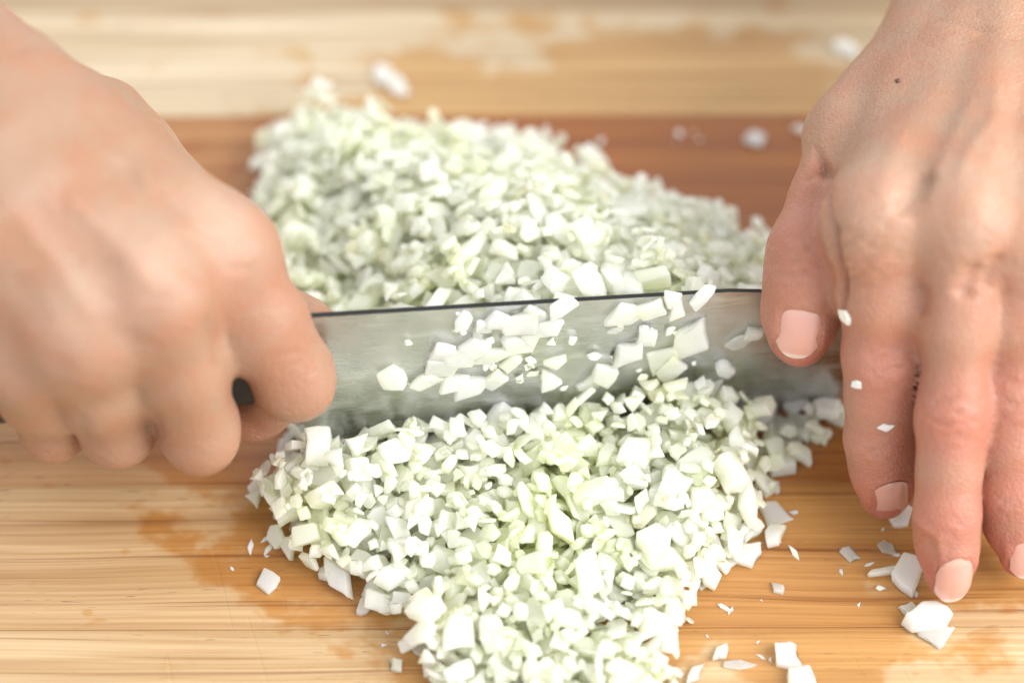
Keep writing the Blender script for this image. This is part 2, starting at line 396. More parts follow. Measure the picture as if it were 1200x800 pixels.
def finish_hand(name, V, F, mat, root_name, label, nails, wrinkles, flush_pts, highlight_pts, wobble_seed, folds=()):
    V = relax(V, F, 4); N = vnormals(V, F)
    tree = BVHTree.FromPolygons([Vector(v) for v in V], [list(map(int, f)) for f in F])
    disp = np.zeros(len(V)); nail_objs = []
    for (tip, axis, nrm, Ln, Wd) in nails:       # tip: centre of the nail's free edge, just above the skin
        a = unit(axis); nrm = np.array(nrm) - a * (np.array(nrm) @ a); nrm = unit(nrm); s = np.cross(a, nrm)
        tip = np.array(tip)
        us_ = np.linspace(-1, 1, 13); vs_ = np.linspace(0, 1, 13); rows = []
        for v in vs_:
            for u_ in us_:
                o = tip - a * Ln * (1 - v) + s * u_ * Wd * 0.44
                hit = tree.ray_cast(Vector(o + nrm * 0.006), Vector(-nrm), 0.05)
                if hit[0] is not None: rows.append((u_, v, 0.006 - hit[3]))
        R = np.array(rows); 
        vv = 1 - R[:, 1]
        A = np.stack([np.ones(len(R)), R[:, 0] ** 2, vv, vv ** 2, R[:, 0]], 1)
        wgt = np.where(np.abs(R[:, 0]) > 0.9, 0.3, 1.0) * np.where(R[:, 1] > 0.85, 0.4, 1.0)
        cf = np.linalg.lstsq(A * wgt[:, None], R[:, 2] * wgt, rcond=None)[0]
        cf[1] = min(cf[1], -0.0008)
        fit = lambda u_, v: cf[0] + cf[1] * u_ * u_ + cf[2] * (1 - v) + cf[3] * (1 - v) ** 2 + cf[4] * u_
        bm = bmesh.new(); g = []; NU, NV = 14, 16; lay = []
        for i in range(NV + 1):
            row = []
            for j in range(NU + 1):
                u_ = -1 + 2 * j / NU; v = i / NV
                rb = 0.36 * (1 - (1 - abs(u_) ** 2.0) ** 0.5); rt = 0.27 * abs(u_) ** 2.6
                ve = rb + (1 - rb - rt) * v
                p = tip - a * Ln * (1 - ve) + s * u_ * Wd * 0.5 + nrm * (fit(u_ * 1.06, ve) + 0.00018 + 0.00010 * v - 0.00030 * abs(u_) ** 6)
                row.append(bm.verts.new(p)); lay.append(ve)
            g.append(row)
        for i in range(NV):
            for j in range(NU): bm.faces.new((g[i][j], g[i][j + 1], g[i + 1][j + 1], g[i + 1][j]))
        bm.verts.index_update()
        bmesh.ops.recalc_face_normals(bm, faces=bm.faces)
        bm.normal_update()
        if sum((f.normal for f in bm.faces), Vector()).dot(Vector(nrm)) < 0: bmesh.ops.reverse_faces(bm, faces=bm.faces)
        me = bm_mesh('fingernail', bm, NAIL, True)
        at = me.attributes.new('nail_v', 'FLOAT', 'POINT'); at.data.foreach_set('value', lay)
        nail_objs.append(me)
        # cuticle folds: skin rises round the sides and the root of the nail, sinks a little under it
        Q = V - tip; u_ = Q @ s / (Wd * 0.5); v = 1 + Q @ a / Ln; hgt = Q @ nrm
        near = (hgt > -0.006) & (N @ nrm > 0.0) & (np.abs(u_) < 2) & (v > -0.6) & (v < 1.3)
        inside = np.clip((1 - np.abs(u_)) * 3, 0, 1) * np.clip((v - 0.05) * 6, 0, 1) * np.clip((1.03 - v) * 8, 0, 1)
        side = np.exp(-((np.abs(u_) - 1.13) / 0.13) ** 2) * np.clip((v + 0.1) * 3, 0, 1) * np.clip((0.95 - v) * 5, 0, 1)
        rootf = np.exp(-((v + 0.04 - 0.2 * np.abs(u_) ** 2.4) / 0.08) ** 2) * np.clip(1.4 - np.abs(u_), 0, 1)
        disp += np.where(near, -0.00035 * inside + 0.00042 * np.maximum(side, rootf), 0)
    for (c, axis, nrm, width, offs, depth, sig, reach) in wrinkles:
        a = unit(axis); nrm = np.array(nrm) - a * (np.array(nrm) @ a); nrm = unit(nrm); s = np.cross(a, nrm)
        Q = V - np.array(c); x = Q @ a; y = Q @ s
        near = (np.linalg.norm(Q, axis=1) < reach) & (N @ nrm > 0.15)
        wob = 0.0006 * np.sin(y * 900 + c[0] * 3000) + 0.0004 * np.sin(y * 2100 + c[1] * 5000)
        tot = np.zeros(len(V))
        for q, (o_, curv) in enumerate(offs):
            xx = x - o_ - curv * y * y / 0.006 - wob * (1 if q % 2 else -1)
            tot += np.exp(-(xx / sig) ** 2) * np.exp(-(y / width) ** 4)
        disp += np.where(near, -depth * tot, 0)
    for (px_, depth, sig) in folds:               # creases, hollows and (negative) ridges where the photograph shows them
        hp_ = [tree.ray_cast(Vector(CAM), Vector(ray(*q)).normalized())[0] for q in px_]
        hp_ = [np.array(q) for q in hp_ if q is not None]
        dm = np.full(len(V), 1.0)
        for i_, (a_, b_) in enumerate(zip(hp_, hp_[1:])):
            ab = b_ - a_; t_ = np.clip((V - a_) @ ab / (ab @ ab), 0, 1)
            u_ = (i_ + t_) / (len(hp_) - 1); fade = np.clip(np.minimum(u_, 1 - u_) * 5 + .15, 0, 1)
            dm = np.minimum(dm, np.linalg.norm(V - a_ - t_[:, None] * ab, axis=1) + sig * 1.6 * (1 - fade))
        disp += -depth * np.exp(-(dm / sig) ** 2)
    V = V + N * disp[:, None]
    rng_ = np.random.RandomState(wobble_seed)
    for q in range(6):                            # slight unevenness of the flesh
        w = rng_.normal(size=3) * (130 if q < 3 else 300); V = V + N * ((0.00022 if q < 3 else 0.00009) * np.sin(V @ w + rng_.rand() * 6))[:, None]
    me = bpy.data.meshes.new(name); me.vertices.add(len(V)); me.vertices.foreach_set('co', V.astype(np.float32).ravel())
    me.loops.add(len(F) * 4); me.loops.foreach_set('vertex_index', F.astype(np.int32).ravel())
    me.polygons.add(len(F)); me.polygons.foreach_set('loop_start', np.arange(len(F), dtype=np.int32) * 4)
    me.polygons.foreach_set('use_smooth', np.ones(len(F), bool))
    me.update(); me.validate(); me.materials.append(mat)
    for an, pts in (('flush', flush_pts), ('pale', highlight_pts)):
        fl = np.zeros(len(V))
        for (p, r_, w) in pts: fl = np.maximum(fl, w * np.exp(-(np.linalg.norm(V - np.array(p), axis=1) / r_) ** 2))
        at = me.attributes.new(an, 'FLOAT', 'POINT'); at.data.foreach_set('value', fl.astype(np.float32))
    o = link(root_name, me); tag(o, label, 'hand')
    for nm in nail_objs: link('fingernail', nm, o)
    return o, V, F

H = 0.00085
# ---- the hand gripping the knife
def fist():
    f = Field((-0.250, -0.080, 0.000), (-0.022, 0.090, 0.125), H)
    P = f.new()
    wr = J(-45, 190, .084)
    mc = {'i': J(262, 302, .0665), 'm': J(186, 352, .0690), 'r': J(112, 392, .0640), 'p': J(30, 416, .0565)}
    base = {'i': J(30, 150, .0870), 'm': J(0, 190, .0900), 'r': J(-35, 225, .0880), 'p': J(-62, 262, .0800)}
    dn = np.array([0.12, 0.10, -1.0]); dn /= np.linalg.norm(dn)
    ks = 'imrp'
    R = {'i': .0098, 'm': .0100, 'r': .0094, 'p': .0088}
    for k in ks:
        f.add(P, base[k], mc[k], .0120, R[k], .008)
        f.add(P, base[k] + dn * .010, mc[k] + dn * .007 + np.array([-.002, .006, 0]), .0120, .0085, .008)
    for a, b in zip(ks, ks[1:]):                  # flesh between the metacarpals
        for t in (0.1, 0.3, 0.5, 0.7, 0.85):
            pa = base[a] + (mc[a] - base[a]) * t; pb = base[b] + (mc[b] - base[b]) * t
            f.add(P, pa + dn * .0008, pb + dn * .0008, .0096, .0096, .008)
    for k in ks:                                  # extensor tendons, faint
        f.add(P, base[k] * .7 + mc[k] * .3 - dn * .0086, mc[k] - dn * (R[k] - .0012), .0022, .0026, .006)
    # wrist and forearm
    fo = J(-300, -40, .105)
    lat = unit(np.cross(fo - wr, [0, 0, 1]))
    for s in (-1, 1):
        f.add(P, wr + lat * s * .0095, (base['i'] + base['p']) / 2 + lat * s * .012 + dn * .004, .0165, .0155, .012)
        f.add(P, wr + lat * s * .0095, fo + lat * s * .012, .0165, .0225, .012)
    # thumb side: first web muscle and thumb on the far side of the knife
    f.add(P, J(75, 150, .072), J(232, 262, .057), .0130, .0080, .009)
    f.add(P, J(110, 155, .060), J(215, 250, .050), .0120, .0095, .009)
    th = [J(60, 150, .060), J(200, 255, .047), J(268, 356, .039), J(340, 381, .0390), J(362, 383, .0390)]
    T = f.new(); f.chain(T, th, [.0115, .0090, .0072, .0064, .0052], .003)
    # fingers
    fin = {}
    pip = {'i': J(345, 446, .0400), 'm': J(232, 504, .0345), 'r': J(140, 502, .0320), 'p': J(61, 500, .0280)}
    dip = {'i': J(304, 480, .0200), 'm': J(232, 480, .0170), 'r': J(143, 476, .0160), 'p': J(68, 474, .0145)}
    tp = {'i': J(274, 478, .0180), 'm': J(233, 440, .0190), 'r': J(148, 440, .0190), 'p': J(78, 440, .0180)}
    rr = {'i': (.0098, .0088, .0077, .0068, .0062, .0056), 'm': (.0098, .0087, .0078, .0070, .0070, .0062),
          'r': (.0094, .0083, .0074, .0066, .0068, .0058), 'p': (.0088, .0076, .0065, .0060, .0060, .0052)}
    G = None
    for k in ks:
        g = f.new(); mid = mc[k] * .5 + pip[k] * .5 + np.array([0, -.0012, .0012])
        f.chain(g, [mc[k], mid, pip[k]], rr[k][:3], .003)
        f.chain(g, [pip[k], dip[k], tp[k]], rr[k][3:], .0035)
        f.add(g, pip[k] + np.array([0, -.0004, -.001]), pip[k] + np.array([0, .0004, .001]), rr[k][2] - .0012, rr[k][2] - .0012, .003)
        G = g if G is None else smin(G, g, .0006)
    for a, b in zip(ks, ks[1:]):                  # webs
        f.add(P, mc[a] * .56 + pip[a] * .44 + dn * .0035, mc[b] * .56 + pip[b] * .44 + dn * .0035, .0058, .0054, .005)
    D = smin(P, G, .0055); D = smin(D, T, .0035)
    for k in ks:                                  # knuckle heads
        f.add(D, mc[k] - dn * .0024, mc[k] - dn * .0020 + unit(pip[k] - mc[k]) * .002, R[k] - .0014, R[k] - .0018, .004)
    D = smin(D, D * 0 + 0.02, .0001)
    for q in (0, -1): D[q] = np.maximum(D[q], .0004); D[:, q] = np.maximum(D[:, q], .0004); D[:, :, q] = np.maximum(D[:, :, q], .0004)
    V, F = surface_nets(D, f.lo, f.h)
    wr_ = []
    for k in ks:
        ax = unit(pip[k] - mc[k]); nn = np.cross(ax, np.cross(np.array([0, -.6, .8]), ax))
        wr_.append((pip[k] + nn * rr[k][2] * .8 - ax * .002, ax, nn, .006, [(-.004, .12), (-.0015, .05), (.001, 0), (.0035, -.1)], .00012, .0006, .012))
        wr_.append((mc[k] + nn * R[k] * .9, ax, nn, .007, [(-.003, .1), (0, 0), (.003, -.1)], .00016, .0007, .013))
    flush = [(pip[k], .014, .45) for k in ks] + [(mc[k] + np.array([0, -.006, .004]), .010, .35) for k in ks] + [(dip['i'], .014, .9), (J(345, 340, .06), .02, .35)]
    pale = [(mc[k] - dn * R[k], .008, .8) for k in ks]  # where the painted highlights sit on the knuckle heads
    return finish_hand('gripping_hand', V, F, SKIN_A, 'hand', 'hand clenched in a fist round the knife handle, fingers curled under', [], wr_, flush, pale, 3, [
        ([(180, 478), (183, 494), (186, 515)], .0005, .0012), ([(236, 372), (252, 400), (262, 425)], .0010, .0020), ([(96, 482), (99, 496), (102, 515)], .0005, .0012), ([(150, 385), (156, 410)], .0004, .0026), ([(70, 415), (76, 435)], .0003, .0024),
        ([(215, 330), (222, 300), (215, 270)], .0007, .0035), ([(140, 365), (130, 330), (110, 300)], .0008, .0035), ([(50, 390), (35, 350), (15, 320)], .0007, .0035),
        ([(268, 292), (285, 284), (302, 290)], .0003, .0006), ([(262, 318), (282, 312), (304, 320)], .0003, .0006), ([(170, 352), (188, 346), (206, 352)], .0003, .0006),
        ([(208, 470), (228, 474), (250, 468)], .00012, .0005), ([(310, 420), (345, 412), (372, 398)], .00035, .0007), ([(318, 432), (350, 424), (376, 410)], .0003, .0006),
        ([(270, 290), (215, 235), (150, 190)], -.0005, .0025), ([(185, 345), (125, 270), (70, 215)], -.0006, .0022), ([(118, 385), (60, 300), (10, 240)], -.0005, .0022),
        ([(240, 300), (180, 235), (160, 200), (110, 165)], -.0005, .0014), ([(5, 70), (25, 58), (45, 52)], .0004, .0008)])

# ---- the hand resting on the tip of the knife
def flat_hand():
    f = Field((0.040, -0.085, 0.000), (0.178, 0.150, 0.128), H)
    P = f.new()
    mc = {'i': J(1030, 262, .0630), 'm': J(1126, 262, .0660), 'r': J(1212, 285, .0630), 'p': J(1290, 330, .0540)}
    base = {'i': J(1138, 22, .0640), 'm': J(1180, 5, .0680), 'r': J(1222, 12, .0670), 'p': J(1260, 30, .0610)}
    pip = {'i': J(1037, 422, .0375), 'm': J(1117, 486, .0370), 'r': J(1183, 466, .0365), 'p': J(1275, 455, .0290)}
    dip = {'i': J(1031, 513, .0212), 'm': J(1110, 606, .0200), 'r': J(1184, 578, .0200), 'p': J(1275, 535, .0180)}
    tip = {'i': J(1037, 570, .0098), 'm': J(1111, 670, .0090), 'r': J(1194, 642, .0090), 'p': J(1280, 590, .0090)}
    ks = 'imrp'; R = {'i': .0098, 'm': .0102, 'r': .0096, 'p': .0088}
    dn = np.array([0, 0.12, -1.0]); dn /= np.linalg.norm(dn)
    for k in ks:
        f.add(P, base[k], mc[k], .0120, R[k], .008)
        f.add(P, base[k] + dn * .011, mc[k] + dn * .006 + np.array([0, .008, 0]), .0120, .0090, .008)
    for a, b in zip(ks, ks[1:]):
        for t in (0.2, 0.5, 0.8):
            pa = base[a] + (mc[a] - base[a]) * t; pb = base[b] + (mc[b] - base[b]) * t
            f.add(P, pa + dn * .0010, pb + dn * .0010, .0096, .0096, .007)
    for k in ks:
        q = J(1178, -10, .070)
        f.add(P, q * .35 + base[k] * .65 - dn * .0085, mc[k] - dn * (R[k] - .0026), .0017, .0026, .0060)
    wr = J(1222, -35, .068); fo = J(1300, -330, .085)
    lat = unit(np.cross(fo - wr, [0, 0, 1]))
    for s in (-1, 1):
        f.add(P, wr + lat * s * .0100, (base['i'] + base['p']) / 2 + lat * s * .011 + dn * .005, .0160, .0150, .012)
        f.add(P, wr + lat * s * .0100, fo + lat * s * .013, .0160, .0210, .012)
    # thumb
    tb = J(1098, 50, .0600); tm = J(1000, 165, .0570); ti = J(950, 296, .0490); tt = J(936, 378, .0360); te = J(934, 396, .0330)
    T = f.new(); f.chain(T, [tb, tm, tm * .5 + ti * .5, ti, ti * .45 + tt * .55, tt, te], [.0125, .0098, .0079, .0082, .0080, .0073, .0058], .004)
    f.add(P, tb * .6 + tm * .4 + np.array([.006, 0, 0]), mc['i'] * .6 + base['i'] * .4 + dn * .004, .0125, .0100, .010)     # web muscle
    f.add(P, tb * .25 + tm * .75 + np.array([.006, 0, .001]), mc['i'] * .72 + base['i'] * .28 + dn * .005, .0085, .0085, .008)
    G = None
    rr = {'i': (.0101, .0085, .0083, .0073, .0069, .0062, .0046), 'm': (.0098, .0069, .0072, .0060, .0061, .0055, .0041),
          'r': (.0096, .0070, .0073, .0062, .0060, .0055, .0042), 'p': (.0088, .0068, .0070, .0060, .0057, .0053, .0042)}
    up = -dn
    for k in ks:
        g = f.new(); fw = unit(tip[k] - dip[k])
        f.chain(g, [mc[k], mc[k] * .45 + pip[k] * .55 + up * .001, pip[k] + up * .0004], rr[k][:3], .004)
        f.chain(g, [pip[k], pip[k] * .5 + dip[k] * .5, dip[k]], rr[k][2:5], .004)
        f.chain(g, [dip[k], dip[k] * .4 + tip[k] * .6, tip[k] + fw * .0022], (rr[k][4], rr[k][5], rr[k][6]), .004)
        G = g if G is None else smin(G, g, .0005)
    for a, b in zip(ks, ks[1:]):
        f.add(P, mc[a] * .58 + pip[a] * .42 + dn * .0030, mc[b] * .58 + pip[b] * .42 + dn * .0030, .0066, .0066, .006)
    D = smin(P, G, .0050); D = smin(D, T, .0022)
    for k in ks:
        f.add(D, mc[k] + up * .0008, mc[k] + up * .0006 + unit(pip[k] - mc[k]) * .002, R[k] - .0004, R[k] - .0008, .005)
    for q in (0, -1): D[q] = np.maximum(D[q], .0004); D[:, q] = np.maximum(D[:, q], .0004); D[:, :, q] = np.maximum(D[:, :, q], .0004)
    V, F = surface_nets(D, f.lo, f.h)
    wr_ = []
    for k in ks:
        ax = unit(pip[k] - mc[k]); nn = np.cross(ax, np.cross(np.array([0, -.5, .85]), ax)); nn = unit(nn)
        ax2 = unit(dip[k] - mc[k]); n2 = unit(np.cross(ax2, np.cross(np.array([0, -.6, .8]), ax2)))
        wr_.append((pip[k] + n2 * rr[k][2] * .9, ax2, n2, .0055, [(-.0052, .16), (-.0030, .08), (-.0010, .03), (.0012, -.04), (.0034, -.10)], .00020, .0006, .012))
        ax3 = unit(tip[k] - pip[k]); n3 = unit(np.cross(ax3, np.cross(np.array([0, -.7, .7]), ax3)))
        wr_.append((dip[k] + n3 * rr[k][4] * .9, ax3, n3, .0050, [(-.0020, .06), (0, 0), (.0016, -.04)], .00022, .0005, .010))
        wr_.append((mc[k] + nn * R[k] * .9 + ax * .006, ax, nn, .007, [(-.006, .1), (-.003, .05), (0, 0), (.003, -.05)], .00014, .0008, .014))
    axT = unit(tt - ti); nT = unit(np.cross(axT, np.cross(unit([-.15, -.9, .45]), axT)))
    wr_.append((ti + nT * .0085, axT, nT, .0060, [(-.0045, .12), (-.002, .05), (.0005, 0), (.003, -.06)], .00028, .0007, .013))
    wr_.append((J(1012, 300, .070), unit([.25, -.6, -.5]), unit([-.4, -.4, .8]), .008, [(-.006, 0), (-.003, 0), (0, 0), (.003, 0), (.006, 0)], .00028, .0007, .014))
    wr_.append((J(1165, 35, .080), unit([.2, 1, 0]), (0, 0, 1), .018, [(-.002, .02), (.004, -.02)], .00030, .0008, .026))
    nails = []
    nails.append((te + nT * .004 + axT * .0020, axT + nT * -.12, nT, .0122, .0088))
    side = {'i': np.array([.02, 0, 0]), 'm': np.array([.10, 0, 0]), 'r': np.array([.15, 0, 0])}
    for k, L_, W_ in (('i', .0120, .0080), ('m', .0125, .0078), ('r', .0122, .0076)):
        ax = unit(tip[k] - dip[k]); nn = unit(np.cross(ax, np.cross(np.array([0, -.55, .8]), ax)) + side[k])
        nails.append((tip[k] + ax * .0056 + nn * .003, ax - nn * .10, nn, L_, W_))
    flush = [(tip[k], .013, 1.0) for k in ks] + [(dip[k], .012, .75) for k in ks] + [(pip[k], .014, .75) for k in ks] + \
            [(te, .013, .9), (ti, .013, .75)] + [(mc[k] * .6 + pip[k] * .4, .013, .4) for k in ks]
    pale = [(mc[k] + up * R[k], .009, .35) for k in ks]  # same painted knuckle highlights, fainter on this hand
    o = finish_hand('resting_hand', V, F, SKIN_B, 'hand', 'open hand pressing its thumb to the blade, fingertips on the board', nails, wr_, flush, pale, 8, [
        ([(956, 172), (964, 196), (971, 230), (978, 270), (984, 310), (987, 345), (988, 380)], .0028, .0012), ([(942, 212), (951, 206), (960, 196)], .0008, .0008),
        ([(1092, 200), (1074, 226), (1050, 254)], .0018, .0022), ([(1146, 305), (1136, 330), (1126, 352)], .0014, .0020), ([(1172, 292), (1160, 318), (1152, 345)], .0011, .0018), ([(1080, 330), (1080, 352), (1078, 372)], .0010, .0016),
        ([(986, 292), (1000, 280), (1018, 270)], .0003, .0006), ([(987, 306), (1004, 293), (1026, 284)], .0003, .0006), ([(988, 320), (1008, 306), (1034, 297)], .0004, .0006), ([(990, 332), (1010, 322), (1036, 314)], .0003, .0006),
        ([(1110, 28), (1150, 34), (1196, 50)], .0006, .0008),
        ([(1086, 476), (1104, 469), (1124, 468), (1150, 478)], .0004, .0006), ([(1084, 490), (1106, 498), (1128, 498), (1152, 490)], .0004, .0006), ([(1092, 484), (1120, 484), (1146, 484)], .0003, .0005), ([(1094, 508), (1120, 512), (1142, 506)], .0003, .0006),
        ([(1158, 452), (1180, 446), (1199, 450)], .0003, .0006), ([(1160, 470), (1182, 474), (1199, 470)], .0003, .0006),
        ([(1010, 414), (1038, 406), (1066, 414)], .0003, .0006), ([(1008, 430), (1038, 434), (1066, 428)], .0003, .0006), ([(1012, 422), (1038, 420), (1064, 421)], .0004, .0005), ([(1014, 512), (1036, 510), (1056, 514)], .0003, .0005),
        ([(908, 312), (938, 305), (970, 312)], .0005, .0007), ([(906, 324), (938, 320), (972, 326)], .0005, .0007), ([(908, 336), (938, 335), (972, 338)], .0003, .0006),
        ([(1140, 110), (1118, 160), (1096, 215)], -.0005, .0020), ([(1186, 90), (1172, 150), (1150, 240)], -.0004, .0020), ([(1120, 230), (1135, 180), (1165, 140), (1170, 80)], -.0005, .0013), ([(1062, 150), (1040, 200), (1030, 240)], -.0005, .0022)])
    return o
hand_fist, VA, FA = fist()
hand_flat, VB, FB = flat_hand()
TREEB = BVHTree.FromPolygons([Vector(v) for v in VB], FB.tolist())
bm = bmesh.new(); bmesh.ops.create_uvsphere(bm, u_segments=10, v_segments=6, radius=.00055)
hp = TREEB.ray_cast(Vector(CAM), Vector(ray(1052, 95)).normalized())[0]
link('mole', bm_mesh('mole', bm, plain('mole', (.10, .045, .03), .5), True), hand_flat, hp)
#PIECES
# ------------------------------------------------------------------ diced onion
rng = np.random.RandomState(11); random.seed(5)
def piece_bm(n, a, t, slant, elong, jit=0.28):
    corners = n; n = n + (3 if n > 3 else 2) if n < 6 else n
    ca = np.linspace(0, 2 * math.pi, corners, endpoint=False) + rng.uniform(-jit, jit, corners)
    cp = np.stack([np.cos(ca), np.sin(ca)], 1) * (a * (1 + rng.uniform(-.25, .22, corners)) * (1.2 if corners < 5 else 1.08))[:, None]
    pts = []
    extra = set(rng.choice(corners, n - corners, replace=False).tolist())
    for k in range(corners):
        pts.append(cp[k])
        if k in extra: pts.append((cp[k] * .5 + cp[(k + 1) % corners] * .5) * rng.uniform(.74, 1.30))
    pts = np.array(pts); ra_ = rng.rand() * 6.3
    rad = np.hypot(pts[:, 0], pts[:, 1]); ang = np.arctan2(pts[:, 1], pts[:, 0]) + ra_
    sh_ = rng.uniform(-slant, slant, 2) * t
    bm = bmesh.new(); lo = []; hi = []
    tw = rng.uniform(-.16, .16); sc = rng.uniform(.78, 1.05)
    for k in range(n):
        x, y = rad[k] * math.cos(ang[k]) * elong, rad[k] * math.sin(ang[k]) / elong ** .6
        lo.append(bm.verts.new((x, y, -t / 2 + rng.uniform(-.12, .12) * t)))
        c, s = math.cos(tw), math.sin(tw)
        hi.append(bm.verts.new(((x * c - y * s) * sc + sh_[0], (x * s + y * c) * sc + sh_[1], t / 2 + rng.uniform(-.16, .16) * t)))
    bm.faces.new(lo[::-1]); bm.faces.new(hi)
    for k in range(n):
        j = (k + 1) % n; bm.faces.new((lo[k], lo[j], hi[j], hi[k]))
    bmesh.ops.bevel(bm, geom=list(bm.edges), offset=a * 0.085, segments=1, affect='EDGES', profile=0.6, clamp_overlap=True)
    cv = rng.uniform(-.22, .22) / a
    for v in bm.verts: v.co.z += cv * v.co.x ** 2
    bmesh.ops.recalc_face_normals(bm, faces=bm.faces)
    return bm
VAR = []
for q in range(64):
    n = int(rng.choice([3, 4, 4, 4, 4, 5, 5, 6])); a = float(rng.choice([.0010, .0014, .0017, .0019, .0022, .0024, .0029])) * rng.uniform(.9, 1.12)
    t = a * rng.uniform(.55, 1.05) if rng.rand() < .6 else a * rng.uniform(.28, .5)
    bm = piece_bm(n, a, t, .35, rng.choice([1.0, 1.1, 1.25, 1.45]))
    me = bm_mesh('onion_piece', bm, ONION)
    co = np.array([v.co[:] for v in me.vertices]); fa = [list(p.vertices) for p in me.polygons]
    vn = np.zeros_like(co); va = np.zeros(len(co))       # corners take the normal of their largest face: soft wet edges
    for p in me.polygons:
        for k in p.vertices:
            if p.area > va[k]: va[k] = p.area; vn[k] = p.normal
    me.polygons.foreach_set('use_smooth', [True] * len(me.polygons)); me.normals_split_custom_set_from_vertices(vn.tolist())
    VAR.append((me, co, fa, a, t, n, vn))
SMALL = sorted(range(len(VAR)), key=lambda i: VAR[i][3])[:20]
BIG = sorted(range(len(VAR)), key=lambda i: -VAR[i][3])[:24]

def poly_sdf(P, X, Y):            # >0 inside
    P = np.array(P); d = np.full(X.shape, 1e9); ins = np.zeros(X.shape, bool)
    for i in range(len(P)):
        a, b = P[i], P[(i + 1) % len(P)]; e = b - a
        w0, w1 = X - a[0], Y - a[1]; t = np.clip((w0 * e[0] + w1 * e[1]) / (e @ e), 0, 1)
        d = np.minimum(d, np.hypot(w0 - t * e[0], w1 - t * e[1]))
        c = ((a[1] <= Y) & (b[1] > Y)) | ((b[1] <= Y) & (a[1] > Y))
        den = np.where(abs(e[1]) < 1e-12, 1e-12, e[1])
        ins ^= c & (X < a[0] + (Y - a[1]) * e[0] / den)
    return np.where(ins, d, -d)
G0 = np.array([-.075, -.100]); GH = .0006; GN = (260, 330)
gx = G0[0] + GH * np.arange(GN[0]); gy = G0[1] + GH * np.arange(GN[1]); GX, GY = np.meshgrid(gx, gy, indexing='ij')
def blade_off(x, y): return -(x - K0[0]) * kd[1] + (y - K0[1]) * kd[0]     # >0 behind the blade
BO = blade_off(GX, GY)
def ground(pts, z=.002): return [J(px, py, z)[:2] for px, py in pts]
def lump(seed, s):
    r_ = np.random.RandomState(seed); o = np.zeros(GX.shape)
    for _ in range(7):
        w = r_.normal(size=2) * s; o += np.sin(GX * w[0] + GY * w[1] + r_.rand() * 6.3)
    return o / 7
back_poly = ground([(296, 190), (310, 160), (345, 142), (400, 140), (440, 142), (480, 152), (530, 160), (580, 168), (635, 164), (680, 186), (735, 214), (795, 244), (850, 266), (925, 290),
                    (955, 330), (960, 420), (960, 520), (300, 640), (330, 480), (330, 380), (300, 300), (278, 268), (300, 235)])
sb = poly_sdf(back_poly, GX, GY) + lump(1, 220) * .004
TB = np.clip(np.clip(sb, 0, None) * .62 + .002, 0, None) * (sb > 0)
u_b = (GX - K0[0]) * kd[0] + (GY - K0[1]) * kd[1]
cap = np.interp(u_b, [-.03, .0, .03, .045, .085, .1], [.022, .026, .031, .034, .034, .030]) + lump(2, 160) * .005
ridge = np.interp(u_b, [.02, .04, .05, .088, .1], [0, .010, .0125, .0095, .004]) * np.exp(-((BO - .009) / .010) ** 2)
TB = np.minimum(TB, cap - .0035) + ridge * .8 * (sb > 0)
TB[BO < .0035] = 0
front_poly = ground([(298, 500), (292, 560), (312, 610), (338, 650), (375, 672), (420, 690), (452, 718), (486, 752), (500, 800), (500, 860), (800, 860), (798, 800), (806, 740), (836, 696), (872, 660),
                     (892, 620), (880, 570), (896, 530), (890, 470), (900, 440), (880, 400), (380, 440), (350, 480)])
sf = poly_sdf(front_poly, GX, GY) + lump(3, 260) * .0035
TF = np.clip(np.clip(sf, 0, None) * .75 + .003, 0, .0125) * (sf > 0) + np.clip(.0065 * np.exp(-((BO + .006) / .010) ** 2), 0, None) * (sf > .004)
TF *= np.interp(GY, [-.095, -.065, -.05], [.62, .75, 1.0]); TF += lump(4, 380) * .0048 * (sf > .004); TF = np.clip(TF * .74, 0, None)
TF[BO > -.0030] = 0

